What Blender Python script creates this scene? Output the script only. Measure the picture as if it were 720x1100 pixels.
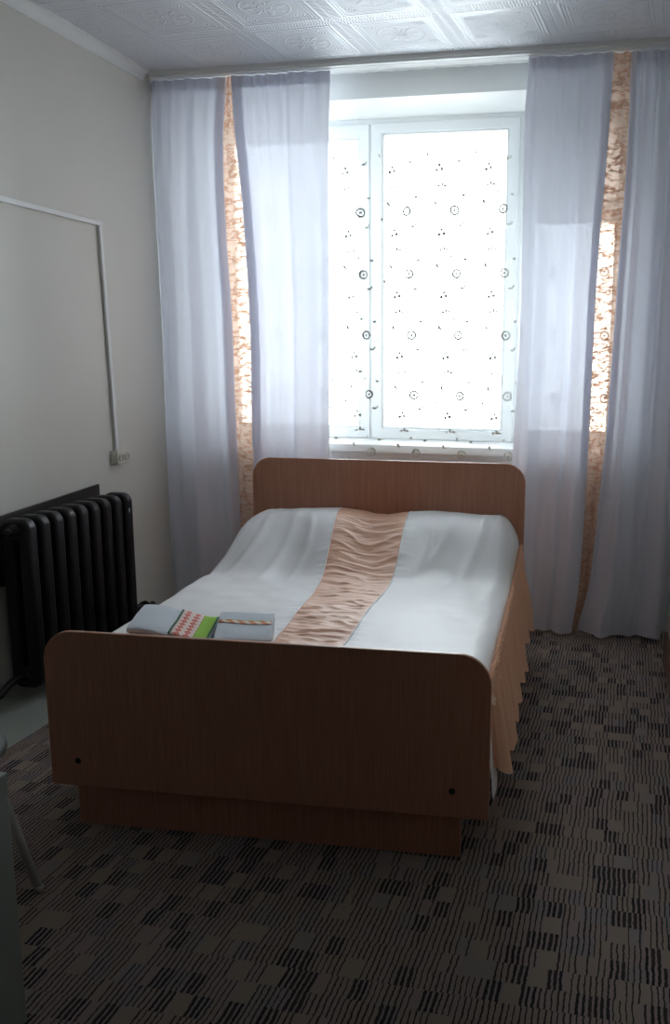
import bpy, bmesh, math, random
from mathutils import Vector, Matrix, noise
random.seed(7)
for o in list(bpy.data.objects): bpy.data.objects.remove(o)
S = bpy.context.scene; COL = S.collection
PI = math.pi
# ------------------------------------------------------------------ camera
YAW, PITCH, ROLL = .2253, .1968, .0088
CAM = Vector((2.7674, 0, 1.5593))
cy, sy, cp, sp = math.cos(YAW), math.sin(YAW), math.cos(PITCH), math.sin(PITCH)
r_ = Vector((cy, sy, 0)); f_ = Vector((-sy*cp, cy*cp, -sp)); u_ = r_.cross(f_)
cr, sr = math.cos(ROLL), math.sin(ROLL)
r2, u2 = r_*cr + u_*sr, u_*cr - r_*sr
cd = bpy.data.cameras.new('camera'); co = bpy.data.objects.new('camera', cd); COL.objects.link(co)
M = Matrix((r2, u2, -f_)).transposed().to_4x4(); M.translation = CAM; co.matrix_world = M
cd.sensor_fit = 'HORIZONTAL'; cd.sensor_width = 36; cd.lens = 984.22/720*36
cd.shift_x = (360-449.43)/720; cd.shift_y = (578.79-550)/720; cd.clip_start = .05
S.camera = co
# ------------------------------------------------------------------ light and exposure
SKY = 13.5
W = bpy.data.worlds.new('overcast_sky'); S.world = W; W.use_nodes = True
bg = W.node_tree.nodes['Background']; bg.inputs[0].default_value = (.91, .955, 1, 1); bg.inputs[1].default_value = SKY
ld = bpy.data.lights.new('window_portal', 'AREA'); ld.shape = 'RECTANGLE'; ld.size = 2.7; ld.size_y = 2.1
ld.cycles.is_portal = True
lo = bpy.data.objects.new('window_portal', ld); COL.objects.link(lo); lo.location = (1.46, 5.86, 1.95); lo.rotation_euler = (-PI/2, 0, 0)
vs = S.view_settings; vs.view_transform = 'Standard'; vs.look = 'None'; vs.exposure = 0; vs.gamma = 1; vs.use_curve_mapping = False
S.cycles.max_bounces = 10; S.cycles.diffuse_bounces = 6; S.cycles.glossy_bounces = 4; S.cycles.transmission_bounces = 8
S.cycles.transparent_max_bounces = 16; S.cycles.sample_clamp_indirect = 6; S.cycles.use_denoising = True

# ------------------------------------------------------------------ helpers
class NT:
    def __init__(s, name):
        s.m = bpy.data.materials.new(name); s.m.use_nodes = True; s.t = s.m.node_tree; s.t.nodes.clear()
        s.out = s.t.nodes.new('ShaderNodeOutputMaterial')
    def n(s, typ, ins=None, **kw):
        x = s.t.nodes.new('ShaderNode'+typ)
        for k, v in kw.items(): setattr(x, k, v)
        for k, v in (ins or {}).items(): s.set(x.inputs[k], v)
        return x
    def set(s, sock, v):
        if isinstance(v, bpy.types.NodeSocket): s.t.links.new(v, sock)
        elif isinstance(v, bpy.types.Node): s.t.links.new(v.outputs[0], sock)
        else:
            if isinstance(v, (tuple, list)) and len(v) == 3 and sock.type == 'RGBA': v = (*v, 1)
            sock.default_value = v
    def m_(s, op, a, b=0.0, c=0.0, clamp=False):
        x = s.t.nodes.new('ShaderNodeMath'); x.operation = op; x.use_clamp = clamp
        s.set(x.inputs[0], a); s.set(x.inputs[1], b); s.set(x.inputs[2], c); return x.outputs[0]
    def mix(s, f, a, b):
        x = s.t.nodes.new('ShaderNodeMix'); x.data_type = 'RGBA'
        s.set(x.inputs[0], f); s.set(x.inputs[6], a); s.set(x.inputs[7], b); return x.outputs[2]
    def ss(s, v, a, b):
        x = s.n('MapRange', {0: v, 1: a, 2: b}, interpolation_type='SMOOTHSTEP'); return x.outputs[0]
    def obj(s):
        return s.n('TexCoord').outputs['Object']
    def scaled(s, vec, sc, rot=(0, 0, 0), loc=(0, 0, 0)):
        return s.n('Mapping', {'Vector': vec, 'Scale': sc, 'Rotation': rot, 'Location': loc}).outputs[0]
    def noise(s, vec, sc, det=4, rough=.55):
        return s.n('TexNoise', {'Vector': vec, 'Scale': sc, 'Detail': det, 'Roughness': rough}).outputs[0]
    def bump(s, h, st=.3, dist=.01):
        return s.n('Bump', {'Height': h, 'Strength': st, 'Distance': dist}).outputs[0]
    def pbr(s, col, rough=.5, metal=0, nrm=None, spec=.5, **kw):
        b = s.n('BsdfPrincipled', {'Base Color': col, 'Roughness': rough, 'Metallic': metal, 'Specular IOR Level': spec})
        if nrm is not None: s.set(b.inputs['Normal'], nrm)
        for k, v in kw.items(): s.set(b.inputs[k], v)
        return b
    def fin(s, sh):
        s.set(s.out.inputs[0], sh); return s.m

class MB:
    def __init__(s): s.bm = bmesh.new()
    def box(s, x0, x1, y0, y1, z0, z1):
        v = [s.bm.verts.new(p) for p in [(x0,y0,z0),(x1,y0,z0),(x1,y1,z0),(x0,y1,z0),(x0,y0,z1),(x1,y0,z1),(x1,y1,z1),(x0,y1,z1)]]
        for f in [(0,3,2,1),(4,5,6,7),(0,1,5,4),(1,2,6,5),(2,3,7,6),(3,0,4,7)]: s.bm.faces.new([v[i] for i in f])
        return s
    def prism(s, pts, axis, d0, d1):          # pts: 2-D outline, extruded along axis
        def P(a, b, d):
            return {'x': (d, a, b), 'y': (a, d, b), 'z': (a, b, d)}[axis]
        A = [s.bm.verts.new(P(a, b, d0)) for a, b in pts]; B = [s.bm.verts.new(P(a, b, d1)) for a, b in pts]
        n = len(pts)
        s.bm.faces.new(A); s.bm.faces.new(B[::-1])
        for i in range(n): s.bm.faces.new([A[i], B[i], B[(i+1) % n], A[(i+1) % n]])
        return s
    def ring(s, outer, inner, axis, d0, d1):  # outline with a hole; same point count
        def P(a, b, d):
            return {'x': (d, a, b), 'y': (a, d, b), 'z': (a, b, d)}[axis]
        q = [[s.bm.verts.new(P(a, b, d)) for a, b in l] for l in (outer, inner) for d in (d0, d1)]
        o0, o1, i0, i1 = q; n = len(outer)
        for k in range(n):
            j = (k+1) % n
            for a, b in ((o0, o1), (o1, i1), (i1, i0), (i0, o0)): s.bm.faces.new([a[k], a[j], b[j], b[k]])
        return s
    def tube(s, path, r, seg=12, cap=True):
        path = [Vector(p) for p in path]; rings = []
        for i, p in enumerate(path):
            t = (path[min(i+1, len(path)-1)] - path[max(i-1, 0)]).normalized()
            a = t.cross(Vector((0, 0, 1)) if abs(t.z) < .9 else Vector((1, 0, 0))).normalized(); b = t.cross(a)
            rr = r[i] if isinstance(r, (list, tuple)) else r
            rings.append([s.bm.verts.new(p + a*rr*math.cos(2*PI*k/seg) + b*rr*math.sin(2*PI*k/seg)) for k in range(seg)])
        for i in range(len(rings)-1):
            for k in range(seg): s.bm.faces.new([rings[i][k], rings[i][(k+1) % seg], rings[i+1][(k+1) % seg], rings[i+1][k]])
        if cap: s.bm.faces.new(rings[0][::-1]); s.bm.faces.new(rings[-1])
        return s
    def lathe(s, prof, c, axis='z', seg=32):
        rings = []
        for r, h in prof:
            ring = []
            for k in range(seg):
                a, b = r*math.cos(2*PI*k/seg), r*math.sin(2*PI*k/seg)
                d = {'z': (a, b, h), 'y': (a, h, b), 'x': (h, a, b)}[axis]
                ring.append(s.bm.verts.new((c[0]+d[0], c[1]+d[1], c[2]+d[2])))
            rings.append(ring)
        for i in range(len(rings)-1):
            for k in range(seg): s.bm.faces.new([rings[i][k], rings[i][(k+1) % seg], rings[i+1][(k+1) % seg], rings[i+1][k]])
        s.bm.faces.new(rings[0][::-1]); s.bm.faces.new(rings[-1])
        return s
    def grid(s, fn, nu, nv, uv=None):
        vs_ = [[s.bm.verts.new(fn(i/nu, j/nv)) for j in range(nv+1)] for i in range(nu+1)]
        L = s.bm.loops.layers.uv.verify() if uv else None
        for i in range(nu):
            for j in range(nv):
                f = s.bm.faces.new([vs_[i][j], vs_[i+1][j], vs_[i+1][j+1], vs_[i][j+1]])
                if uv:
                    for l, (a, b) in zip(f.loops, ((i, j), (i+1, j), (i+1, j+1), (i, j+1))): l[L].uv = uv(a/nu, b/nv)
        return s
    def build(s, name, mat, parent=None, bevel=0, seg=2, smooth=False, solid=0, fix=True, angle=40):
        if fix: bmesh.ops.recalc_face_normals(s.bm, faces=s.bm.faces[:])
        me = bpy.data.meshes.new(name); s.bm.to_mesh(me); s.bm.free()
        if smooth or bevel:
            for p in me.polygons: p.use_smooth = True
        o = bpy.data.objects.new(name, me); COL.objects.link(o); me.materials.append(mat)
        if parent is not None: o.parent = parent
        if solid:
            m = o.modifiers.new('thickness', 'SOLIDIFY'); m.thickness = solid; m.offset = 0
        if bevel:
            m = o.modifiers.new('bevel', 'BEVEL'); m.width = bevel; m.segments = seg; m.limit_method = 'ANGLE'; m.angle_limit = math.radians(angle)
            m.harden_normals = True
        return o

def thing(name, label, cat, loc=(0, 0, 0), rz=0, group=None):
    o = bpy.data.objects.new(name, None); COL.objects.link(o); o.empty_display_size = .1
    o.location = loc; o.rotation_euler = (0, 0, rz)
    return tag(o, label, cat, group)
def tag(o, label, cat, group=None):
    o['label'] = label; o['category'] = cat
    if group: o['group'] = group
    return o
def struct(o): o['kind'] = 'structure'; return o
def lerp(a, b, t): return a + (b-a)*t
def sst(x, a, b):
    t = max(0, min(1, (x-a)/(b-a))); return t*t*(3-2*t)
def interp(tab, z):                       # tab: list of (z, x), z falling
    if z >= tab[0][0]: return tab[0][1]
    for (z0, x0), (z1, x1) in zip(tab, tab[1:]):
        if z >= z1: return lerp(x0, x1, (z0-z)/(z0-z1))
    return tab[-1][1]
def rrect(x0, x1, y0, y1, r, seg=8):
    """rounded rectangle; r = (r_bl, r_br, r_tr, r_tl)"""
    if not isinstance(r, tuple): r = (r,)*4
    P = []
    for (cx, cy_, a0, rr) in ((x0+r[0], y0+r[0], PI, r[0]), (x1-r[1], y0+r[1], 1.5*PI, r[1]), (x1-r[2], y1-r[2], 0, r[2]), (x0+r[3], y1-r[3], .5*PI, r[3])):
        for k in range(seg+1 if rr > 0 else 1): P.append((cx+rr*math.cos(a0+PI/2*k/seg), cy_+rr*math.sin(a0+PI/2*k/seg)))
    return P

# ------------------------------------------------------------------ materials
def paint(name, col, rough=.6, bs=.15, sc=25, var=.05):
    t = NT(name); o = t.obj(); n1 = t.noise(o, sc, 5); n2 = t.noise(o, 1.3, 3)
    c = t.mix(n2, tuple(x*(1-var) for x in col), tuple(min(1, x*(1+var)) for x in col))
    return t.fin(t.pbr(c, rough, nrm=t.bump(n1, bs, .004)))
def plain(name, col, rough=.5, metal=0, spec=.5):
    t = NT(name); n = t.noise(t.obj(), 60, 3)
    return t.fin(t.pbr(col, t.m_('ADD', rough-.04, t.m_('MULTIPLY', n, .08)), metal, t.bump(n, .04, .002), spec))
M_wall = paint('wall_paint', (.735, .715, .66), .55)
M_nearwall = paint('light_absorbing_brown', (.10, .07, .05), .8)  # dark brown invented for the unseen walls, to cut bounce light
M_reveal = paint('reveal_plaster', (.84, .85, .83), .6, .1)
M_outer = paint('outer_render', (.75, .75, .74), .8, .3)
M_white = plain('white_plastic', (.82, .83, .82), .35)
M_pvc = plain('window_pvc', (.70, .73, .73), .3)
M_outlet = plain('cream_plastic', (.72, .70, .62), .4)
M_brown = plain('brown_paint', (.17, .07, .045), .4)
M_black = plain('black_plastic', (.012, .012, .013), .5)
M_dark_hole = plain('socket_hole', (.03, .03, .03), .7)
M_sage = paint('pale_green_paint', (.30, .34, .32), .45, .1)
M_steel = plain('white_enamel_steel', (.55, .56, .53), .35)
M_lino = paint('floor_paint', (.36, .39, .35), .4, .1, 12, .12)

def mk_ceiling():
    t = NT('embossed_ceiling_tile'); p = t.scaled(t.obj(), (1, 1, 1), (0, 0, .06), (-.03, -4.60, 0))
    sx = t.n('SeparateXYZ', {0: p}); TS = .5
    def cell(c): return t.m_('SUBTRACT', t.m_('FRACT', t.m_('DIVIDE', c, TS)), .5)
    u, v = cell(sx.outputs[0]), cell(sx.outputs[1])
    au, av = t.m_('ABSOLUTE', u), t.m_('ABSOLUTE', v)
    mx = t.m_('MAXIMUM', au, av); mn = t.m_('MINIMUM', au, av)
    r = t.m_('SQRT', t.m_('ADD', t.m_('MULTIPLY', u, u), t.m_('MULTIPLY', v, v)))
    th = t.m_('ARCTAN2', v, u)
    seam = t.m_('SUBTRACT', 1, t.ss(t.m_('SUBTRACT', .5, mx), 0, .006))
    def band(x, c, w): return t.m_('SUBTRACT', 1, t.ss(t.m_('ABSOLUTE', t.m_('SUBTRACT', x, c)), w*.4, w))
    frame = t.m_('MAXIMUM', band(mx, .40, .018), t.m_('MAXIMUM', band(mx, .365, .010), band(mx, .335, .010)))
    # beaded border between frame and seam
    beads = t.m_('MULTIPLY', t.m_('SINE', t.m_('MULTIPLY', mn, 2*PI*34)), t.m_('MULTIPLY', t.ss(mx, .415, .43), t.m_('SUBTRACT', 1, t.ss(mx, .475, .49))))
    inside = t.m_('SUBTRACT', 1, t.ss(mx, .31, .325))
    rad = t.m_('ADD', .17, t.m_('MULTIPLY', .035, t.m_('COSINE', t.m_('MULTIPLY', th, 8))))
    petal = t.m_('MULTIPLY', t.m_('SUBTRACT', 1, t.ss(r, t.m_('SUBTRACT', rad, .03), rad)),
                 t.m_('ADD', .6, t.m_('MULTIPLY', .4, t.m_('COSINE', t.m_('MULTIPLY', th, 16)))))
    rings = t.m_('MAXIMUM', band(r, .235, .012), band(r, .06, .015))
    # corner scrolls
    cu, cv = t.m_('SUBTRACT', au, .25), t.m_('SUBTRACT', av, .25)
    rc = t.m_('SQRT', t.m_('ADD', t.m_('MULTIPLY', cu, cu), t.m_('MULTIPLY', cv, cv)))
    tc = t.m_('ARCTAN2', cv, cu)
    scroll = t.m_('MULTIPLY', t.m_('SINE', t.m_('ADD', t.m_('MULTIPLY', rc, 190), t.m_('MULTIPLY', tc, 2))), t.m_('SUBTRACT', 1, t.ss(rc, .05, .075)))
    stip = t.m_('MULTIPLY', t.m_('SINE', t.m_('MULTIPLY', u, 2*PI*52)), t.m_('SINE', t.m_('MULTIPLY', v, 2*PI*52)))
    h = t.m_('ADD', t.m_('MULTIPLY', frame, 1.0), t.m_('MULTIPLY', beads, .35))
    h = t.m_('ADD', h, t.m_('MULTIPLY', inside, t.m_('ADD', t.m_('ADD', t.m_('MULTIPLY', petal, .9), t.m_('MULTIPLY', rings, .7)), t.m_('ADD', t.m_('MULTIPLY', scroll, .5), t.m_('MULTIPLY', stip, .22)))))
    h = t.m_('SUBTRACT', h, t.m_('MULTIPLY', seam, .8))
    fine = t.noise(p, 220, 2)
    h = t.m_('ADD', h, t.m_('MULTIPLY', fine, .15))
    return t.fin(t.pbr((.72, .735, .78), .33, nrm=t.bump(h, .75, .006), spec=.6))
M_ceil = mk_ceiling()

def mk_carpet():
    t = NT('striped_loop_carpet'); o = t.obj(); RH, SP = .076, .0150
    wob = t.noise(o, 14, 3); wob2 = t.noise(o, 90, 2)
    s = t.n('SeparateXYZ', {0: o})
    x = t.m_('ADD', s.outputs[0], t.m_('ADD', t.m_('MULTIPLY', t.m_('SUBTRACT', wob, .5), .010), t.m_('MULTIPLY', t.m_('SUBTRACT', wob2, .5), .006)))
    y = t.m_('ADD', s.outputs[1], t.m_('MULTIPLY', t.m_('SUBTRACT', wob2, .5), .010))
    row = t.m_('FLOOR', t.m_('DIVIDE', y, RH))
    wn = lambda a, b: t.n('TexWhiteNoise', {'Vector': t.n('CombineXYZ', {0: a, 1: b, 2: 3.3})}, noise_dimensions='3D').outputs
    rr = wn(row, 7.7)[0]
    xs = t.m_('ADD', x, t.m_('MULTIPLY', rr, .007))
    si = t.m_('FLOOR', t.m_('DIVIDE', xs, SP)); ci = t.m_('FLOOR', t.m_('DIVIDE', t.m_('ADD', si, t.m_('FLOOR', t.m_('MULTIPLY', rr, 3))), 3))
    cn = wn(row, ci); sn = wn(row, t.m_('ADD', si, 500)); sc_ = wn(si, 91.0)
    fr = t.m_('FRACT', t.m_('DIVIDE', xs, SP))
    # thin lines run on from row to row, fat dark bars fill the dense cells, some cells are plain
    dense = t.m_('GREATER_THAN', cn[0], .80); empty = t.m_('LESS_THAN', cn[0], .09)
    width = t.m_('ADD', t.m_('ADD', .19, t.m_('MULTIPLY', sn[0], .17)), t.m_('MULTIPLY', dense, .30))
    line = t.m_('SUBTRACT', 1, t.ss(fr, t.m_('SUBTRACT', width, .06), t.m_('ADD', width, .06)))
    skip = t.m_('MULTIPLY', t.m_('GREATER_THAN', sn[0], .92), t.m_('SUBTRACT', 1, dense))
    line = t.m_('MULTIPLY', line, t.m_('MULTIPLY', t.m_('SUBTRACT', 1, skip), t.m_('SUBTRACT', 1, empty)))
    cc = t.n('SeparateColor', {0: cn[1]})
    big = t.noise(o, 2.2, 2)
    base = t.mix(t.ss(t.m_('ADD', t.m_('MULTIPLY', cc.outputs[0], .7), t.m_('MULTIPLY', big, .6)), .3, 1.0), (.40, .325, .265), (.40, .312, .30))
    base = t.mix(t.m_('MULTIPLY', t.m_('GREATER_THAN', cc.outputs[1], .86), .5), base, (.31, .305, .325))
    fuzz = t.noise(o, 420, 2)
    base = t.mix(t.m_('MULTIPLY', t.m_('SUBTRACT', fuzz, .35), 1.2, clamp=True), t.mix(.35, base, (0, 0, 0)), base)
    dark = t.mix(sn[0], (.020, .018, .019), (.045, .038, .034))
    col = t.mix(line, base, dark)
    h = t.m_('SUBTRACT', t.m_('MULTIPLY', fuzz, 1), t.m_('MULTIPLY', line, .4))
    return t.fin(t.pbr(col, .95, nrm=t.bump(h, .6, .004), spec=.15))
M_carpet = mk_carpet()

def mk_wood():
    t = NT('beech_laminate'); o = t.obj()
    g = t.noise(t.scaled(o, (170, 170, 5)), 1, 5, .6); g2 = t.noise(t.scaled(o, (26, 26, 1.2)), 1, 3)
    c = t.mix(t.ss(g, .3, .75), (.47, .205, .125), (.60, .305, .205))
    c = t.mix(t.m_('MULTIPLY', g2, .35), c, (.62, .34, .24))
    return t.fin(t.pbr(c, .42, nrm=t.bump(g, .06, .001), spec=.45))
M_wood = mk_wood()
M_edge = plain('beech_edge_band', (.60, .34, .23), .35)

def fabric(name, col, tr, trl, rough=.8, weave=900, sheen=0.0):
    """woven cloth: part light passes straight (tr), part is scattered through (trl)"""
    t = NT(name); o = t.obj(); n = t.noise(t.scaled(o, (weave, weave, weave*.4)), 1, 2)
    nb = t.bump(n, .08, .0006)
    d = t.n('BsdfDiffuse', {'Color': col, 'Roughness': .3, 'Normal': nb}); l = t.n('BsdfTranslucent', {'Color': col, 'Normal': nb})
    m = t.n('MixShader', {0: trl, 1: d, 2: l})
    if tr > 0:
        p = t.n('BsdfTransparent', {'Color': tuple(min(1, x*1.05) for x in col)}); m = t.n('MixShader', {0: tr, 1: m, 2: p})
    return t.fin(m)
M_curtain = fabric('white_curtain_cloth', (.83, .84, .915), .02, .165)

def mk_organza():
    t = NT('ruched_peach_organza'); uv = t.n('TexCoord').outputs['UV']
    w = t.noise(t.scaled(uv, (7, 26, 1), (0, 0, .9)), 1, 3, .55); w2 = t.noise(t.scaled(uv, (30, 80, 1), (0, 0, .4)), 1, 3)
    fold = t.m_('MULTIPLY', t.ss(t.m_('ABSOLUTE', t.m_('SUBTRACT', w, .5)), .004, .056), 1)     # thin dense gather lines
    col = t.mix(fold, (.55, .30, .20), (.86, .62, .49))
    d = t.n('BsdfDiffuse', {'Color': col}); l = t.n('BsdfTranslucent', {'Color': col})
    m = t.n('MixShader', {0: .22, 1: d, 2: l})
    p = t.n('BsdfTransparent', {'Color': (.92, .70, .56, 1)})
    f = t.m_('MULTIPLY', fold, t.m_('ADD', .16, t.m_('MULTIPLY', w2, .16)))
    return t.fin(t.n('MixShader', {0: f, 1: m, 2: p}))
M_organza = mk_organza()

def mk_sheer():
    t = NT('embroidered_voile'); uv = t.n('TexCoord').outputs['UV']; s = t.n('SeparateXYZ', {0: uv})
    CU, CV = .27, .335
    vrow = t.m_('FLOOR', t.m_('DIVIDE', s.outputs[1], CV))
    xu = t.m_('MULTIPLY', t.m_('SUBTRACT', t.m_('FRACT', t.m_('ADD', t.m_('DIVIDE', s.outputs[0], CU), t.m_('MULTIPLY', vrow, .06))), .5), CU)
    yv = t.m_('MULTIPLY', t.m_('SUBTRACT', t.m_('FRACT', t.m_('DIVIDE', s.outputs[1], CV)), .5), CV)
    def dist(cx, cy_, ax=1, ay=1):
        a = t.m_('MULTIPLY', t.m_('SUBTRACT', xu, cx), ax); b = t.m_('MULTIPLY', t.m_('SUBTRACT', yv, cy_), ay)
        return t.m_('SQRT', t.m_('ADD', t.m_('MULTIPLY', a, a), t.m_('MULTIPLY', b, b))), a, b
    def disc(cx, cy_, r, ax=1, ay=1): return t.m_('LESS_THAN', dist(cx, cy_, ax, ay)[0], r)
    def rng(cx, cy_, r, w, n):
        d, a, b = dist(cx, cy_)
        on = t.m_('LESS_THAN', t.m_('ABSOLUTE', t.m_('SUBTRACT', d, r)), w)
        th = t.m_('ARCTAN2', b, a)
        if n == 0: return on
        return t.m_('MULTIPLY', on, t.m_('GREATER_THAN', t.m_('SINE', t.m_('MULTIPLY', th, n)), -.35))
    ms = [rng(.05, .06, .0215, .0052, 0), disc(.05, .06, .0075),
          disc(-.060, .105, .009, 1.3, .8), disc(-.052, .095, .006),
          disc(-.008, -.060, .0095), disc(-.034, -.066, .0095), disc(-.020, -.040, .008),
          disc(-.005, -.140, .008, 1.5, .7), disc(.012, -.146, .009, .8, 1.6), disc(-.024, -.148, .007),
          disc(.085, -.02, .009, .7, 1.5), disc(.10, -.010, .006), disc(-.09, .02, .0075, 1.4, .8), disc(.10, .135, .0085, .8, 1.3), disc(.02, .15, .006)]
    f = ms[0]
    for m in ms[1:]: f = t.m_('MAXIMUM', f, m)
    f = t.m_('MULTIPLY', f, t.m_('LESS_THAN', s.outputs[1], 2.54))
    d = t.n('BsdfDiffuse', {'Color': (.86, .88, .88)}); l = t.n('BsdfTranslucent', {'Color': (.88, .9, .9)})
    m = t.n('MixShader', {0: .5, 1: d, 2: l}); p = t.n('BsdfTransparent', {'Color': (.97, .98, .98, 1)})
    veil = t.n('MixShader', {0: .80, 1: m, 2: p})
    e = t.n('BsdfDiffuse', {'Color': (.60, .62, .55)})
    return t.fin(t.n('MixShader', {0: f, 1: veil, 2: e}))
M_sheer = mk_sheer()

def satin(name, col, rough=.45, sc=18, bs=.12):
    t = NT(name); o = t.obj(); n = t.noise(o, sc, 4); w = t.noise(t.scaled(o, (700, 700, 700)), 1, 2)
    h = t.m_('ADD', n, t.m_('MULTIPLY', w, .02))
    b = t.pbr(col, rough, nrm=t.bump(h, bs, .01), spec=.35)
    return t.fin(b)
M_satin = satin('white_satin', (.86, .86, .87), .45)
M_peach = satin('peach_satin', (.82, .47, .32), .42, 30, .2)
def mk_ruffle():
    t = NT('peach_ruffle_cloth'); o = t.obj(); n = t.noise(o, 40, 3); nb = t.bump(n, .15, .004)
    d = t.pbr((.93, .58, .40), .6, nrm=nb, spec=.2); l = t.n('BsdfTranslucent', {'Color': (.95, .60, .42)})
    return t.fin(t.n('MixShader', {0: .3, 1: d, 2: l}))
M_ruffle = mk_ruffle()
M_head = satin('pale_peach_frill', (.92, .70, .56), .5)
M_terry = satin('pale_blue_terry', (.62, .66, .72), .9, 260, .35)
M_iron = NT('black_painted_iron'); _n = M_iron.noise(M_iron.obj(), 45, 4)
M_iron = M_iron.fin(M_iron.pbr((.008, .008, .011), M_iron.m_('ADD', .34, M_iron.m_('MULTIPLY', _n, .2)), nrm=M_iron.bump(_n, .25, .003), spec=.32))
M_board = plain('dark_brown_board', (.022, .016, .015), .45)
M_chip = plain('bare_chipped_paint', (.6, .6, .6), .6)
def mk_glass():
    t = NT('window_glass'); g = t.n('BsdfGlossy', {'Color': (1, 1, 1), 'Roughness': .02}); p = t.n('BsdfTransparent', {'Color': (.96, .98, .98, 1)})
    fr = t.n('Fresnel', {'IOR': 1.45})
    return t.fin(t.n('MixShader', {0: fr, 1: p, 2: g}))
M_glass = mk_glass()
_t = NT('frosted_glass'); M_frost = _t.fin(_t.n('MixShader', {0: .85, 1: _t.n('BsdfDiffuse', {'Color': (.7, .72, .72, 1)}), 2: _t.n('BsdfTranslucent', {'Color': (.50, .52, .53, 1)})}))

# ------------------------------------------------------------------ room shell
XR, YN, YW, YO, ZC = 3.03, -.75, 5.32, 5.82, 3.113
OX0, OX1, OZ0, OZ1 = .19, 2.72, 1.042, 2.975
struct(MB().box(-.2, XR+.2, YN-.2, YW, -.1, 0).build('floor', M_lino))
struct(MB().box(-.2, XR+.2, YN-.2, YO, ZC, ZC+.12).build('ceiling', M_ceil))
YE = 1.9        # unseen walls nearer than this are coloured dark to deepen foreground shade
struct(MB().box(-.2, 0, YE, YO, 0, ZC).build('wall_left', M_wall))
struct(MB().box(-.2, 0, YN-.2, YE, 0, ZC).box(XR, XR+.2, YN-.2, YE, 0, ZC).build('wall_unseen_dark', M_nearwall))
struct(MB().box(XR, XR+.2, YE, YO, 0, ZC).build('wall_right', M_wall))
struct(MB().box(0, XR, YN-.2, YN, 0, ZC).build('wall_near', M_nearwall))  # unseen wall, set close and dark so little light returns to the foreground
w = MB()
w.box(0, XR, YW, YO, -.1, OZ0-.03); w.box(0, OX0, YW, YO, OZ0-.03, ZC); w.box(OX1, XR, YW, YO, OZ0-.03, ZC)
# lintel with a slightly sloped soffit and an outer drop
w.prism([(YW, OZ1), (5.56, 2.935), (5.68, 2.935), (5.68, 2.865), (YO, 2.865), (YO, ZC), (YW, ZC)], 'x', OX0, OX1)
struct(w.build('wall_far', M_reveal))
# ceiling cove on the left wall
cv = [(0, ZC), (.045, ZC), (.045, ZC-.008)] + [(.045-.037*math.sin(a*PI/12), ZC-.008-.037*(1-math.cos(a*PI/12))) for a in range(1, 7)] + [(.006, ZC-.055), (0, ZC-.055)]
struct(MB().prism(cv, 'y', YN, 5.05).build('trim_1', M_white))
bp = [(XR, 0), (XR-.022, 0), (XR-.022, .085), (XR-.014, .10), (XR, .10)]
struct(MB().prism(bp, 'y', YN, 4.98).build('baseboard_right', M_brown, bevel=.003))

# window
win = struct(bpy.data.objects.new('window_1', None)); COL.objects.link(win); win.location = (1.46, 5.6, OZ0)
def wpart(mb, name, mat, parent=win, **k):
    o = mb.build(name, mat, parent, **k)
    base = Vector((1.46, 5.6, OZ0))
    if parent is win: o.data.transform(Matrix.Translation(-base))
    else: o.data.transform(Matrix.Translation(-base))
    return o
FY0, FY1 = 5.595, 5.665
FT = 2.935
b = MB(); b.box(OX0, .255, FY0, FY1, OZ0, FT); b.box(2.655, OX1, FY0, FY1, OZ0, FT); b.box(.255, 2.655, FY0, FY1, 2.895, FT); b.box(.255, 2.655, FY0, FY1, OZ0, OZ0+.035)
b.box(1.145, 1.205, FY0, FY1, OZ0+.035, 2.895); b.box(2.035, 2.105, FY0, FY1, OZ0+.035, 2.895)
wpart(b, 'window_frame', M_pvc, bevel=.004)
def sash(x0, x1, z0, z1, w=.065, wt=.055, wb=.062):
    o = rrect(x0, x1, z0, z1, 0, 1); i = rrect(x0+w, x1-w, z0+wb, z1-wt, 0, 1)
    s = wpart(MB().ring(o, i, 'y', 5.578, 5.65), 'sash', M_pvc, bevel=.006)
    i2 = rrect(x0+w+.012, x1-w-.012, z0+wb+.014, z1-wt-.012, 0, 1)
    wpart(MB().ring(i, i2, 'y', 5.592, 5.645), 'glazing_bead', M_pvc, s, bevel=.003)
    wpart(MB().box(x0+w+.008, x1-w-.008, 5.612, 5.618, z0+wb+.008, z1-wt-.008), 'pane', M_glass, s)
    return s
ZB, ZT = 1.050, 2.905
sash(.215, 1.168, ZB, ZT, wt=.075)
c_s = sash(1.180, 2.068, ZB, ZT)
sash(2.085, 2.700, ZB, 2.385)
# guessed vent above the right sash, its frosted pane added to diffuse skylight
pn = wpart(MB().ring(rrect(2.085, 2.70, 2.385, ZT, 0, 1), rrect(2.15, 2.635, 2.445, ZT-.06, 0, 1), 'y', 5.578, 5.65), 'guessed_vent_sash', M_pvc, bevel=.006)
wpart(MB().box(2.148, 2.637, 5.60, 5.624, 2.443, ZT-.058), 'added_diffusing_pane', M_frost, pn)
wpart(MB().box(OX0-.06, OX1+.06, 5.262, YW, OZ0-.052, OZ0).box(OX0, OX1, YW, FY0, OZ0-.03, OZ0), 'window_sill', M_white, bevel=.008)
wpart(MB().prism([(FY1, OZ0+.02), (YO+.05, OZ0-.0), (YO+.05, OZ0-.03), (FY1, OZ0-.0)], 'x', OX0, OX1), 'outer_sill', M_white)

# ------------------------------------------------------------------ carpet
carpet = MB().box(.41, XR-.024, YN, 5.28, .0005, .009).build('carpet', M_carpet, bevel=.003)
tag(carpet, 'dark taupe carpet with rows of short black stripes covering the floor', 'carpet')
CZ = .009

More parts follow.
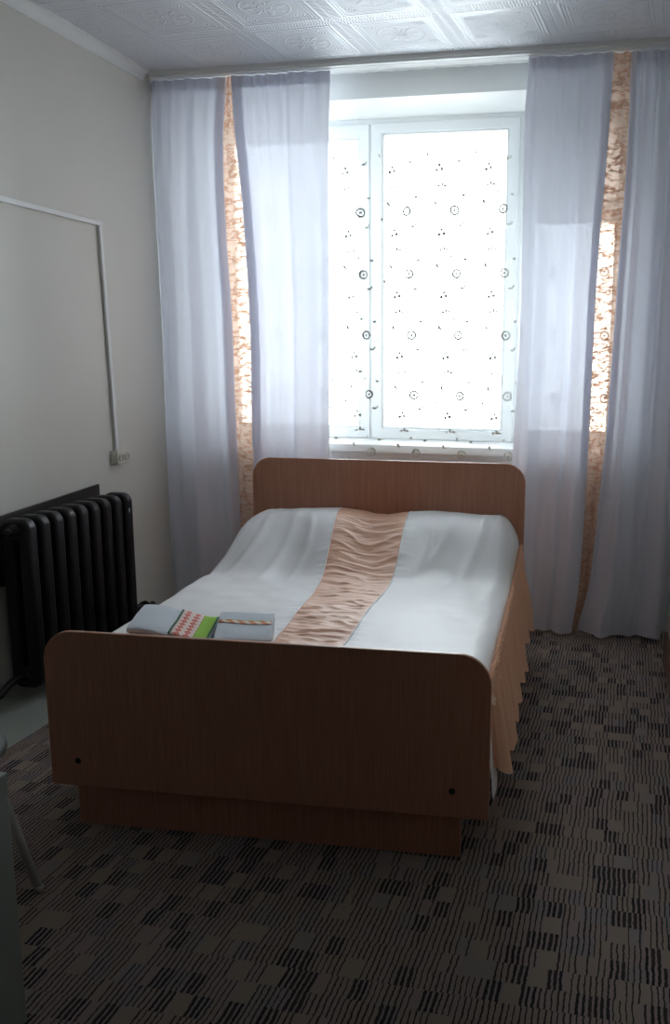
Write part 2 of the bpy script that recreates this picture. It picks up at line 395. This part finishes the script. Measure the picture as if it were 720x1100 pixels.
# ------------------------------------------------------------------ curtain track
tk = thing('curtain_track', 'white ceiling curtain track running the width of the room', 'curtain track', (1.5, 5.13, ZC))
def tpart(mb, name, mat, parent, base, **k):
    o = mb.build(name, mat, parent, **k); o.data.transform(Matrix.Translation(-Vector(base))); return o
TB = (1.5, 5.13, ZC)
prof = [(5.065, ZC), (5.065, ZC-.020), (5.072, ZC-.022), (5.072, ZC-.032), (5.100, ZC-.032), (5.100, ZC-.030), (5.110, ZC-.030), (5.110, ZC-.032),
        (5.185, ZC-.032), (5.185, ZC-.030), (5.195, ZC-.030), (5.195, ZC-.032), (5.215, ZC-.032), (5.215, ZC)]
tpart(MB().prism(prof, 'x', .05, XR-.01), 'rail', M_white, tk, TB)
tpart(MB().box(.035, .05, 5.06, 5.22, ZC-.036, ZC), 'end_cap', M_white, tk, TB, bevel=.004)

# ------------------------------------------------------------------ curtains
LA0 = [(3.075, .002), (2.506, .002), (1.722, .002), (.777, .002), (.02, .018)]
LS0 = [(3.06, .463), (2.668, .439), (2.242, .441), (1.776, .460), (1.31, .462), (.923, .472), (.526, .477), (.02, .485)]
LS1 = [(3.06, .505), (2.753, .532), (2.461, .562), (2.02, .590), (1.67, .600), (1.072, .592), (.855, .605), (.02, .615)]
LB1 = [(3.075, 1.076), (2.73, 1.072), (1.713, 1.066), (.982, 1.058), (.02, 1.05)]
RA0 = [(3.075, 2.160), (2.8, 2.146), (2.297, 2.150), (1.906, 2.157), (1.611, 2.154), (1.115, 2.137), (.02, 2.10)]
RS0 = [(3.075, 2.590), (2.854, 2.587), (2.461, 2.575), (2.213, 2.561), (1.827, 2.552), (1.127, 2.552), (.62, 2.544), (.256, 2.534), (.02, 2.497)]
RS1 = [(3.075, 2.674), (2.775, 2.679), (2.458, 2.677), (2.095, 2.664), (1.697, 2.656), (1.129, 2.641), (.623, 2.610), (.26, 2.590), (.02, 2.522)]
RB1 = [(3.075, 2.99), (1.961, 2.99), (.994, 2.992), (.213, 2.999), (.02, 2.990)]
def smooth_tab(tab):
    # average the polyline a little so seams run in soft curves
    def f(z):
        return sum(interp(tab, z+dz)*w for dz, w in ((-.16, 1), (-.08, 2), (0, 3), (.08, 2), (.16, 1)))/9
    return f
def folds(U, z, spec, seed):
    tt = (3.075-z)/3.06
    top = .010*math.sin(2*PI*15*U + seed + 2*math.sin(9*U)) * (1-sst(tt, .0, .25))
    body = 0
    for a, fr, ph, dr in spec: body += a*math.sin(2*PI*(fr*U + ph + dr*tt))
    body *= .25 + .75*sst(tt, 0, .4)
    n = noise.noise(Vector((U*4+seed, z*.9, seed)))*.012*sst(tt, .1, .6)
    return top + body + n
def curtain(name, label, E0, S0, S1, E1, spec, seed, U=(0, .42, .52, 1), hem=None):
    root = thing(name, label, 'curtain', (E0[-1][1], 5.10, 3.075))
    base = (E0[-1][1], 5.10, 3.075)
    e = [smooth_tab(t) for t in (E0, S0, S1, E1)]
    def surf(k, u, v, inset=0):
        z = lerp(3.078, .018, v); U_ = lerp(U[k], U[k+1], u)
        zz = z + (hem(U_, v) if hem else 0)
        x = lerp(e[k](z), e[k+1](z), u)
        y = 5.105 + .02*(1-sst(v, 0, .1)) - .01*sst(v, .3, 1) + folds(U_, z, spec, seed) + inset
        x += .006*math.cos(2*PI*9*U_+seed)*math.sin(PI*u)
        return Vector((x, y, zz))
    for k in (0, 2):
        o = MB().grid(lambda u, v: surf(k, u, v), 90, 110, uv=lambda u, v: (u, v*3)).build('white_panel', M_curtain, root, smooth=True)
        o.data.transform(Matrix.Translation(-Vector(base)))
        # turned-in seam allowance beside the insert and the heading tape
        s0, s1 = (.90, 1) if k == 0 else (0, .10)
        h = MB().grid(lambda u, v: surf(k, lerp(s0, s1, u), v, .006), 10, 110).build('seam_fold', M_curtain, o, smooth=True); h.data.transform(Matrix.Translation(-Vector(base)))
        h = MB().grid(lambda u, v: surf(k, u, lerp(0, .022, v), .006), 90, 3).build('heading_tape', M_curtain, o, smooth=True); h.data.transform(Matrix.Translation(-Vector(base)))
        h = MB().grid(lambda u, v: surf(k, u, lerp(.975, .999, v), .005), 90, 3).build('bottom_hem', M_curtain, o, smooth=True); h.data.transform(Matrix.Translation(-Vector(base)))
    def strip(u, v):
        p = surf(1, u, v); q = v*46
        wr = noise.noise(Vector((u*1.6+seed, q*.9 + u*2.2, 0)))*.008 + noise.noise(Vector((u*4, q*2.4 + u*3, 5)))*.004
        p.y += wr*math.sin(PI*min(1, max(0, u)))**.5
        return p
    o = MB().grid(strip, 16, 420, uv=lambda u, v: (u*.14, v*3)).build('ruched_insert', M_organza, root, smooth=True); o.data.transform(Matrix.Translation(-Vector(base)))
    return root
lspec = [(.028, 3.1, .12, .05), (.019, 6.3, .4, .1), (.008, 11.7, .2, .15)]
rspec = [(.030, 3.4, .55, -.05), (.020, 6.9, .1, .1), (.009, 12.3, .7, -.1)]
curtain('curtain', 'white curtain with ruched peach insert hanging left of the window', LA0, LS0, LS1, LB1, lspec, 1.3)
curtain('curtain', 'white curtain with ruched peach insert hanging right of the window, hem on carpet', RA0, RS0, RS1, RB1, rspec, 4.7,
        hem=lambda U, v: sst(v, .93, 1)*.014*max(0, math.sin(2*PI*2.3*U+.6))**2)
# sheer
def sheer(u, v):
    x = lerp(.055, 3.0, u); z = lerp(3.077, .10, v)
    y = 5.205 + .008*math.sin(2*PI*38*u) + .005*math.sin(2*PI*17.3*u+1+v) + .005*noise.noise(Vector((u*14, v*2, 3)))
    return Vector((x, y, z))
sh = MB().grid(sheer, 420, 30, uv=lambda u, v: (u*2.945, (1-v)*2.962)).build('sheer_curtain', M_sheer, smooth=True)
tag(sh, 'translucent white sheer curtain with small embroidered flowers across the window', 'sheer curtain')

# ------------------------------------------------------------------ bed
BX, BY, BR = .959, 2.4831, .0688
BW, BL = 1.4486, 2.056
bed = thing('bed', 'double bed with brown beech-look headboard and footboard with rounded top corners', 'bed', (BX, BY, CZ), BR)
def up(z): return z - CZ
fb = MB().prism(rrect(0, BW, up(.157), up(.687), (0, 0, .10, .10), 14), 'y', 0, .018).build('footboard', M_wood, bed, bevel=.0025)
MB().prism([(p[0], p[1]) for p in rrect(-.0006, BW+.0006, up(.156), up(.6876), (0, 0, .10, .10), 14)], 'y', .0045, .0135).build('edge_band', M_edge, fb)
for x in (.097, 1.335):
    MB().lathe([(.0085, -.003), (.0105, -.0012), (.0105, .001)], (x, 0, up(.245)), 'y', 18).build('screw_cap', M_black, fb)
hb = MB().prism(rrect(0, BW, up(.12), up(1.0258), (0, 0, .105, .105), 14), 'y', BL, BL+.018).build('headboard', M_wood, bed, bevel=.0025)
MB().prism(rrect(-.0006, BW+.0006, up(.119), up(1.0264), (0, 0, .105, .105), 14), 'y', BL+.0045, BL+.0135).build('edge_band', M_edge, hb)
MB().box(.074, 1.361, .029, .047, 0, .30).build('plinth', M_wood, bed, bevel=.0015)
for x in (.062, BW-.08): MB().box(x, x+.018, .047, BL, up(.14), up(.40)).build('side_rail', M_wood, bed, bevel=.0015)
MB().box(.074, 1.361, 1.95, 1.968, 0, .30).build('plinth', M_wood, bed, bevel=.0015)
MB().box(.08, BW-.08, .05, BL-.005, up(.33), up(.54)).build('mattress_base', M_wood, bed)
cB, sB = math.cos(BR), math.sin(BR)
def bw(x, y, z): return Vector((BX + cB*x - sB*y, BY + sB*x + cB*y, z))

# bedspread (bed-local coordinates)
bs = thing('bedspread', 'white satin bedspread with ruched peach centre strip and peach ruffle, on the bed', 'bedspread', bw(0, 0, .55), BR)
SX0, SX1, SZ = .018, 1.428, .555
CREASES = [(.20, 1.75, .17, 1.22, .022, .010), (.33, 1.78, .34, 1.20, .025, .011), (.42, 1.72, .46, 1.25, .02, .008), (.09, 1.7, .05, 1.25, .03, .012),
           (1.27, 1.85, 1.20, 1.15, .03, .010), (1.37, 1.75, 1.34, .9, .035, .006), (1.12, 1.8, 1.05, 1.35, .028, .008),
           (1.0, 1.75, 1.02, 1.3, .02, .007)]
def ztop(x, y):
    z = .592
    a = sst(y, 1.22, 1.80)
    side = sst(x, .0, .16)*sst(1.449-x, .0, .13)
    valley = 1 - .09*math.exp(-((x-.73)/.10)**2)
    pil = .198*a*valley - .028*sst(y, 1.85, 2.06)
    pil *= .58 + .42*side
    z += pil
    # lumps and pulls running down from the pillows
    z += .016*noise.noise(Vector((x*3.1, y*2.3, 1.0)))*sst(y, .2, .8)
    z += .012*math.sin(x*17+y*3)*math.exp(-((y-1.42)/.20)**2)
    z += .003*noise.noise(Vector((x*11, y*9, 4.0)))
    for (x0, y0, x1, y1, wd, am) in CREASES:
        dx, dy = x1-x0, y1-y0; L2 = dx*dx+dy*dy
        q = ((x-x0)*dx+(y-y0)*dy)/L2
        if -.2 < q < 1.2:
            dd = ((x-x0)*dy-(y-y0)*dx)/math.sqrt(L2) + .02*math.sin(q*4)
            z += am*math.exp(-(dd/wd)**2)*sst(q, -.2, .3)*(1-sst(q, .7, 1.2))
    return z
def edge(x, y):
    """rounded fall to the side seams"""
    zt = ztop(x, y)
    dl, dr = x-SX0, SX1-x; d = min(dl, dr); R = .075
    if d < R:
        k = 1-d/R; zt = lerp(zt, (SZ if dr < dl else .44) + .04*sst(y, 1.3, 1.9), 1-math.sqrt(max(0, 1-k*k)))
    return zt
sL = [(2.1, .50), (1.2, .60), (.8, .645), (.3, .672), (0, .69)]
sR = [(2.1, .872), (1.2, .918), (.8, .912), (.3, .922), (0, .93)]
fL = lambda y: sum(interp(sL, y+d) for d in (-.15, -.05, .05, .15))/4
fR = lambda y: sum(interp(sR, y+d) for d in (-.15, -.05, .05, .15))/4
Y0, Y1 = .03, 2.048
def pucker(x, y, xs):
    d = abs(x-xs)
    return .0045*math.exp(-d/.03)*noise.noise(Vector((y*38 + d*9, 2.0, .5)))
def cov(a, b, near):
    def f(u, v):
        y = lerp(Y0, Y1, v); x0, x1 = a(y), b(y)
        x = lerp(x0, x1, u)
        return Vector((x, y, edge(x, y) + pucker(x, y, near(y)) - .55))
    return f
wl = MB().grid(cov(lambda y: SX0, fL, fL), 100, 220).build('white_panel', M_satin, bs, smooth=True)
wr = MB().grid(cov(fR, lambda y: SX1, fR), 100, 220).build('white_panel', M_satin, bs, smooth=True)
def strip(u, v):
    y = lerp(Y0, Y1, v); x = lerp(fL(y), fR(y), u); c = math.sin(PI*u)
    q = y*46 + 1.1*math.sin(u*5+y*3) + 2.4*noise.noise(Vector((u*2.2, y*5, 0)))
    ridge = (1-abs(math.sin(q)))**1.3
    h = .008*ridge*(.35+.65*abs(noise.noise(Vector((u*1.7+3, y*11, 2))))*1.7) + .006*noise.noise(Vector((u*2.5, y*26, 7))) + .0035*noise.noise(Vector((u*5, y*60, 9)))
    return Vector((x, y, edge(x, y) - .55 + h*(.35+.65*c**.5) - .001))
st_o = MB().grid(strip, 60, 460).build('ruched_strip', M_peach, bs, smooth=True)
for f in (fL, fR):
    MB().tube([Vector((f(lerp(Y0, Y1, i/80)), lerp(Y0, Y1, i/80), edge(f(lerp(Y0, Y1, i/80)), lerp(Y0, Y1, i/80))-.5485)) for i in range(81)], .0025, 6).build('seam_piping', M_satin, bs, smooth=True)
def ruffle(side):
    sgn = 1 if side else -1; xs = SX1 if side else SX0
    def f(u, v):
        y = lerp(.035, 2.04, u); t = v*1.06-.06
        ph = 2*PI*(y/.185 + .75*noise.noise(Vector((y*2.6, side*5, 0)))) + .9*t
        amp = .75 + .5*noise.noise(Vector((y*3.3, 8, side)))
        big = (.5+.5*math.sin(ph + .55*math.sin(ph)))**1.3
        fine = math.sin(2*PI*(y/.042 + 1.2*noise.noise(Vector((y*6, 1, side)))) + 2.0*t)
        tt = max(0, t)
        out = .008 + .040*tt**.8 + .052*amp*tt**.7*big + .0085*fine*(1-.55*tt)
        out *= .15 + .85*sst(y, .03, .13)
        if not side: out = .006 + (.012*big + .06*(.4+big)*sst(y, .15, .5))*tt + .003*fine
        z0 = (SZ if side else .44) + .04*sst(y, 1.3, 1.9) + .006
        drop = (.262 if side else .17) + .030*big + .014*noise.noise(Vector((y*5, 3, 3)))
        z = z0 - drop*t + (.010*fine if t < .02 else 0)
        yy = y - .05*tt*math.cos(ph)*sst(y, .03, .13)
        return Vector((xs + sgn*out, max(.024, yy), z-.55))
    return f
for s_ in (0, 1): MB().grid(ruffle(s_), 420, 26).build('ruffle', M_ruffle, bs, smooth=True)
def heading(u, v):
    y = lerp(.04, 2.035, u); fine = math.sin(2*PI*(y/.036 + 1.3*noise.noise(Vector((y*7, 4, 1)))))
    z = SZ + .04*sst(y, 1.3, 1.9) + .012 - .055*v + .008*fine*(.5-v)
    return Vector((SX1 + .004 + .012*(1-math.cos(PI*(v-.35)))*.5 + (.008+.012*abs(v-.4))*(1+fine)*.6, y + .006*fine*v, z-.55))
MB().grid(heading, 460, 6).build('ruffle_heading', M_head, bs, smooth=True)
def lining(side):
    sgn = 1 if side else -.2; xs = SX1 if side else SX0
    return lambda u, v: Vector((xs + sgn*(.002 + .030*v + .006*v*math.sin(u*40)), lerp(.026, 2.035, u), lerp(SZ if side else .44, .212 + .012*math.sin(u*23), v) - .55))
for s_ in (0, 1): MB().grid(lining(s_), 120, 8).build('lining', M_satin, bs, smooth=True)

# ------------------------------------------------------------------ folded towels
def mk_tulip():
    t = NT('tulip_print'); s = t.n('SeparateXYZ', {0: t.obj()})
    u, v = t.m_('FRACT', t.m_('DIVIDE', t.m_('ADD', s.outputs[0], 1), .030)), t.m_('FRACT', t.m_('DIVIDE', t.m_('ADD', s.outputs[1], 1), .036))
    a = t.m_('SUBTRACT', u, .5); b = t.m_('SUBTRACT', v, .5)
    d = t.m_('ADD', t.m_('ABSOLUTE', t.m_('MULTIPLY', a, 1.3)), t.m_('ABSOLUTE', b))
    red = t.m_('LESS_THAN', d, .52); core = t.m_('LESS_THAN', d, .12)
    c = t.mix(red, (.78, .62, .56), (.62, .10, .07)); c = t.mix(core, c, (.85, .5, .42))
    return t.fin(t.pbr(c, .85))
def mk_twist():
    t = NT('orange_twist_print'); s = t.n('SeparateXYZ', {0: t.obj()})
    w = t.m_('SINE', t.m_('ADD', t.m_('MULTIPLY', s.outputs[0], 170), t.m_('MULTIPLY', s.outputs[1], 90)))
    c = t.mix(t.ss(w, -.3, .4), (.70, .25, .12), (.80, .66, .58))
    return t.fin(t.pbr(c, .85))
M_tulip = mk_tulip(); M_twist = mk_twist()
M_lime = plain('lime_print', (.28, .55, .04), .85); M_dkgreen = plain('dark_green_print', (.03, .12, .06), .85)
def towel(label, p00, dx, dy, w, d, h, taper, bands, layers=3):
    """folded cloth: origin at near-left corner, dx along the width; bands lie across the top"""
    root = thing('folded_towel', label, 'towel', p00, math.atan2(dx[1], dx[0]), None)
    n = 26
    for k in range(layers):
        z0, z1 = h*k/layers, h*(k+1)/layers
        def f(u, v, z0=z0, z1=z1, k=k):
            # closed rounded slab: v runs round the section, u along the width
            a = v*2*PI; ex = .35
            c, s = math.cos(a), math.sin(a)
            yy = d/2 + (d/2)*(abs(c)**ex)*(1 if c >= 0 else -1)*(1-.01*k)
            zz = (z0+z1)/2 + (z1-z0)/2*(abs(s)**.6)*(1 if s >= 0 else -1)
            xx = w*u
            zz *= 1 - taper/h*sst(u, .05, .95)
            zz += .0035*noise.noise(Vector((xx*9, yy*9, k)))*(zz/h)
            return Vector((xx + .003*noise.noise(Vector((yy*14, k, 2))), yy, zz))
        mb = MB().grid(f, 24, 56)
        for u in (0, 1):
            es = [e for e in mb.bm.edges if e.is_boundary]
        bmesh.ops.remove_doubles(mb.bm, verts=mb.bm.verts[:], dist=1e-5)
        bmesh.ops.holes_fill(mb.bm, edges=[e for e in mb.bm.edges if e.is_boundary], sides=0)
        mb.build('folded_layer', M_terry, root, bevel=.004, angle=60)
    for name, mat, u0, u1, v0, v1 in bands:
        def g(u, v):
            xx, yy = lerp(u0, u1, u)*w, lerp(v0, v1, v)*d
            return Vector((xx, yy, h*(1 - taper/h*sst(xx/w, .05, .95)) + .002 + .0035*noise.noise(Vector((xx*9, yy*9, layers-1)))))
        MB().grid(g, 10, 16).build(name, mat, root, smooth=True, solid=.002)
    return root
def towel_at(label, far_left, ang, w, d, h, taper, bands):
    dx = Vector((math.cos(ang), math.sin(ang), 0)); dy = Vector((-dx.y, dx.x, 0))
    return towel(label, tuple(Vector((far_left[0], far_left[1], .606)) - dy*d), dx, dy, w, d, h, taper, bands)
towel_at('pale blue folded towel with red tulip and lime green band, left of pair on bed', (1.118, 2.862), math.radians(17), .262, .30, .084, .056,
      [('tulip_band', M_tulip, .52, .79, .03, .97), ('green_band', M_lime, .79, .955, .03, .97), ('edge_stripe', M_dkgreen, .955, .985, .03, .97), ('edge_stripe', M_dkgreen, .495, .52, .03, .97)])
towel_at('pale blue folded towel with narrow orange twist band, beside the peach strip', (1.386, 2.908), math.radians(20), .185, .33, .062, .01,
      [('twist_band', M_twist, .02, .98, .50, .60), ('edge_stripe', M_lime, .02, .98, .605, .615)])

# ------------------------------------------------------------------ radiator
RX0, RX1, RZ0, RZ1 = .09, .235, .065, .845
rad = thing('radiator', 'black cast iron column radiator standing at the left wall beside the bed', 'radiator', (.16, 3.87, 0))
RB = (.16, 3.87, 0)
def rp(mb, name, mat, parent=rad, **k):
    o = mb.build(name, mat, parent, **k); o.data.transform(Matrix.Translation(-Vector(RB))); return o
NS, PITCH_ = 9, .101
for k in range(NS):
    yc = 3.475 + PITCH_*k
    out = rrect(RX0, RX1, RZ0, RZ1, .045, 6); inn = rrect((RX0+RX1)/2-.014, (RX0+RX1)/2+.014, RZ0+.10, RZ1-.10, .012, 6)
    mb = MB().ring(out, inn, 'y', yc-.034, yc+.034)
    # round hubs that join the neighbours
    for z in (RZ0+.055, RZ1-.055): mb.lathe([(.034, -PITCH_/2), (.034, PITCH_/2)], ((RX0+RX1)/2, yc, z), 'y', 16)
    rp(mb, 'section', M_iron, bevel=.022, seg=4)
for (y, z, s) in ((3.475-PITCH_/2, RZ1-.055, -1), (3.475+PITCH_*(NS-.5), RZ1-.055, 1)):
    rp(MB().lathe([(.030, 0), (.030, s*.012), (.021, s*.014), (.019, s*.034), (.012, s*.038)], (.1625, y, z), 'y', 8), 'end_plug', M_iron, bevel=.002)
ph = [(.1625, 3.475-PITCH_/2+.01, .13), (.1625, 3.36, .13), (.165, 3.31, .12), (.165, 3.26, .10), (.165, 3.22, .095), (.165, 2.4, .095), (.165, YN+.05, .085)]
rp(MB().tube(ph, .017, 14), 'supply_pipe', M_iron, smooth=True)
yf = 3.475+PITCH_*(NS-.5)
rp(MB().tube([(.1625, yf-.01, .13), (.1625, yf+.20, .14), (.155, yf+.27, .155), (.12, yf+.32, .13), (.06, yf+.33, .11), (.012, yf+.33, .11)], .017, 14), 'return_pipe', M_iron, smooth=True)
rp(MB().lathe([(.02, 0), (.032, .008), (.032, .055), (.024, .065), (.024, .10), (.032, .105), (.032, .13), (.018, .14)], (.1625, yf+.05, .168), 'y', 8), 'valve', M_iron, bevel=.003)
rp(MB().tube([(.2355, 4.268, .745), (.2358, 4.272, .765)], .004, 6), 'paint_chip', M_chip, smooth=True)
for z in (.55, .75): rp(MB().tube([(.0375, 3.93, z), (.10, 3.93, z)], .010, 10), 'wall_bracket', M_iron, smooth=True)
for y in (3.475+PITCH_*2, 3.475+PITCH_*7): rp(MB().lathe([(.03, 0), (.022, .012), (.02, .07)], (.1625, y, 0), 'z', 12), 'foot', M_iron, smooth=True)
scr = MB(); v = [(3.30, .52), (4.325, .52), (4.325, .878), (3.30, .826)]
scr.prism(v, 'x', .022, .036); so = scr.build('radiator_backboard', M_board, bevel=.002)
for y in (3.5, 4.1): MB().box(0, .022, y, y+.03, .65, .68).build('spacer', M_board, so)
tag(so, 'dark brown board fixed to the wall behind the radiator', 'board')

# ------------------------------------------------------------------ trunking and socket
tr = thing('cable_trunking', 'thin white cable trunking running along the left wall and down to the socket', 'trunking', (0, 4.5, 2.22))
def tpr(mb, name, mat, **k):
    o = mb.build(name, mat, tr, **k); o.data.transform(Matrix.Translation(-Vector((0, 4.5, 2.22)))); return o
tpr(MB().prism([(YN+.05, 2.212), (4.527, 2.212), (4.527, 2.236), (YN+.05, 2.236)], 'x', .003, .019), 'horizontal_duct', M_white, bevel=.002)
tpr(MB().prism([(4.497, 2.212), (4.524, 2.212), (4.569, 1.04), (4.542, 1.04)], 'x', .003, .018), 'vertical_duct', M_white, bevel=.002)
so = thing('wall_socket', 'cream double socket on the left wall at the end of the trunking', 'socket', (0, 4.57, 1.0))
def sp_(mb, name, mat, parent=so, **k):
    o = mb.build(name, mat, parent, **k); o.data.transform(Matrix.Translation(-Vector((0, 4.57, 1.0)))); return o
sp_(MB().box(0, .045, 4.505, 4.625, .962, 1.038), 'housing', M_outlet, bevel=.006, seg=3)
for y in (4.537, 4.595):
    f = sp_(MB().lathe([(.021, 0), (.021, .006), (.018, .006), (.017, .001)], (.045, y, 1.0), 'x', 24), 'socket_face', M_outlet)
    sp_(MB().lathe([(.003, .0012), (.003, .002)], (.045, y-.009, 1.0), 'x', 10).lathe([(.003, .0012), (.003, .002)], (.045, y+.009, 1.0), 'x', 10), 'pin_hole', M_dark_hole, f)

# ------------------------------------------------------------------ stool and cabinet at lower left
stc = (.905, 2.07)
stl = thing('stool', 'pale stool with round seat and splayed metal legs at the left edge', 'stool', (stc[0], stc[1], CZ))
MB().lathe([(.10, .422), (.160, .422), (.170, .428), (.174, .438), (.172, .449), (.160, .456), (.10, .459), (.02, .4595)], (0, 0, -CZ), 'z', 48).build('seat', M_sage, stl, smooth=True)
MB().lathe([(.135, .405), (.140, .405), (.140, .423), (.135, .423)], (0, 0, -CZ), 'z', 32).build('seat_ring', M_steel, stl, smooth=True)
for k in range(4):
    a = math.atan2(.058, .243) + k*PI/2
    c, s = math.cos(a), math.sin(a)
    lg = MB().tube([(c*.125, s*.125, .414-CZ), (c*.15, s*.15, .36-CZ), (c*.248, s*.248, .010)], .0125, 14).build('leg', M_steel, stl, smooth=True)
    MB().lathe([(.0132, 0), (.0134, .016), (.0127, .018)], (c*.2495, s*.2495, 0), 'z', 14).build('foot_cap', M_steel, lg, smooth=True)
cb = thing('cabinet', 'pale grey-green cabinet side at the lower left edge, nearest the camera', 'cabinet', (1.19, 1.15, CZ))
def cbp(mb, name, mat, parent=cb, **k):
    o = mb.build(name, mat, parent, **k); o.data.transform(Matrix.Translation(-Vector((1.19, 1.15, CZ)))); return o
cbp(MB().box(1.434, 1.45, .70, 1.65, CZ, .62).box(.95, .966, .70, 1.65, CZ, .62).box(.966, 1.434, .70, 1.634, .05, .066).box(.966, 1.434, 1.634, 1.65, CZ, .62), 'body', M_sage, bevel=.002)
cbp(MB().box(.93, 1.452, .67, 1.652, .62, .64), 'top', M_sage, bevel=.003)
for x0, x1, hx in ((.968, 1.198, 1.175), (1.202, 1.432, 1.225)):
    dr = cbp(MB().box(x0, x1, .684, .70, .07, .615), 'door', M_sage, bevel=.002)
    cbp(MB().lathe([(.006, 0), (.006, -.012), (.013, -.016), (.012, -.024)], (hx, .684, .45), 'y', 14), 'knob', M_steel, dr, smooth=True)
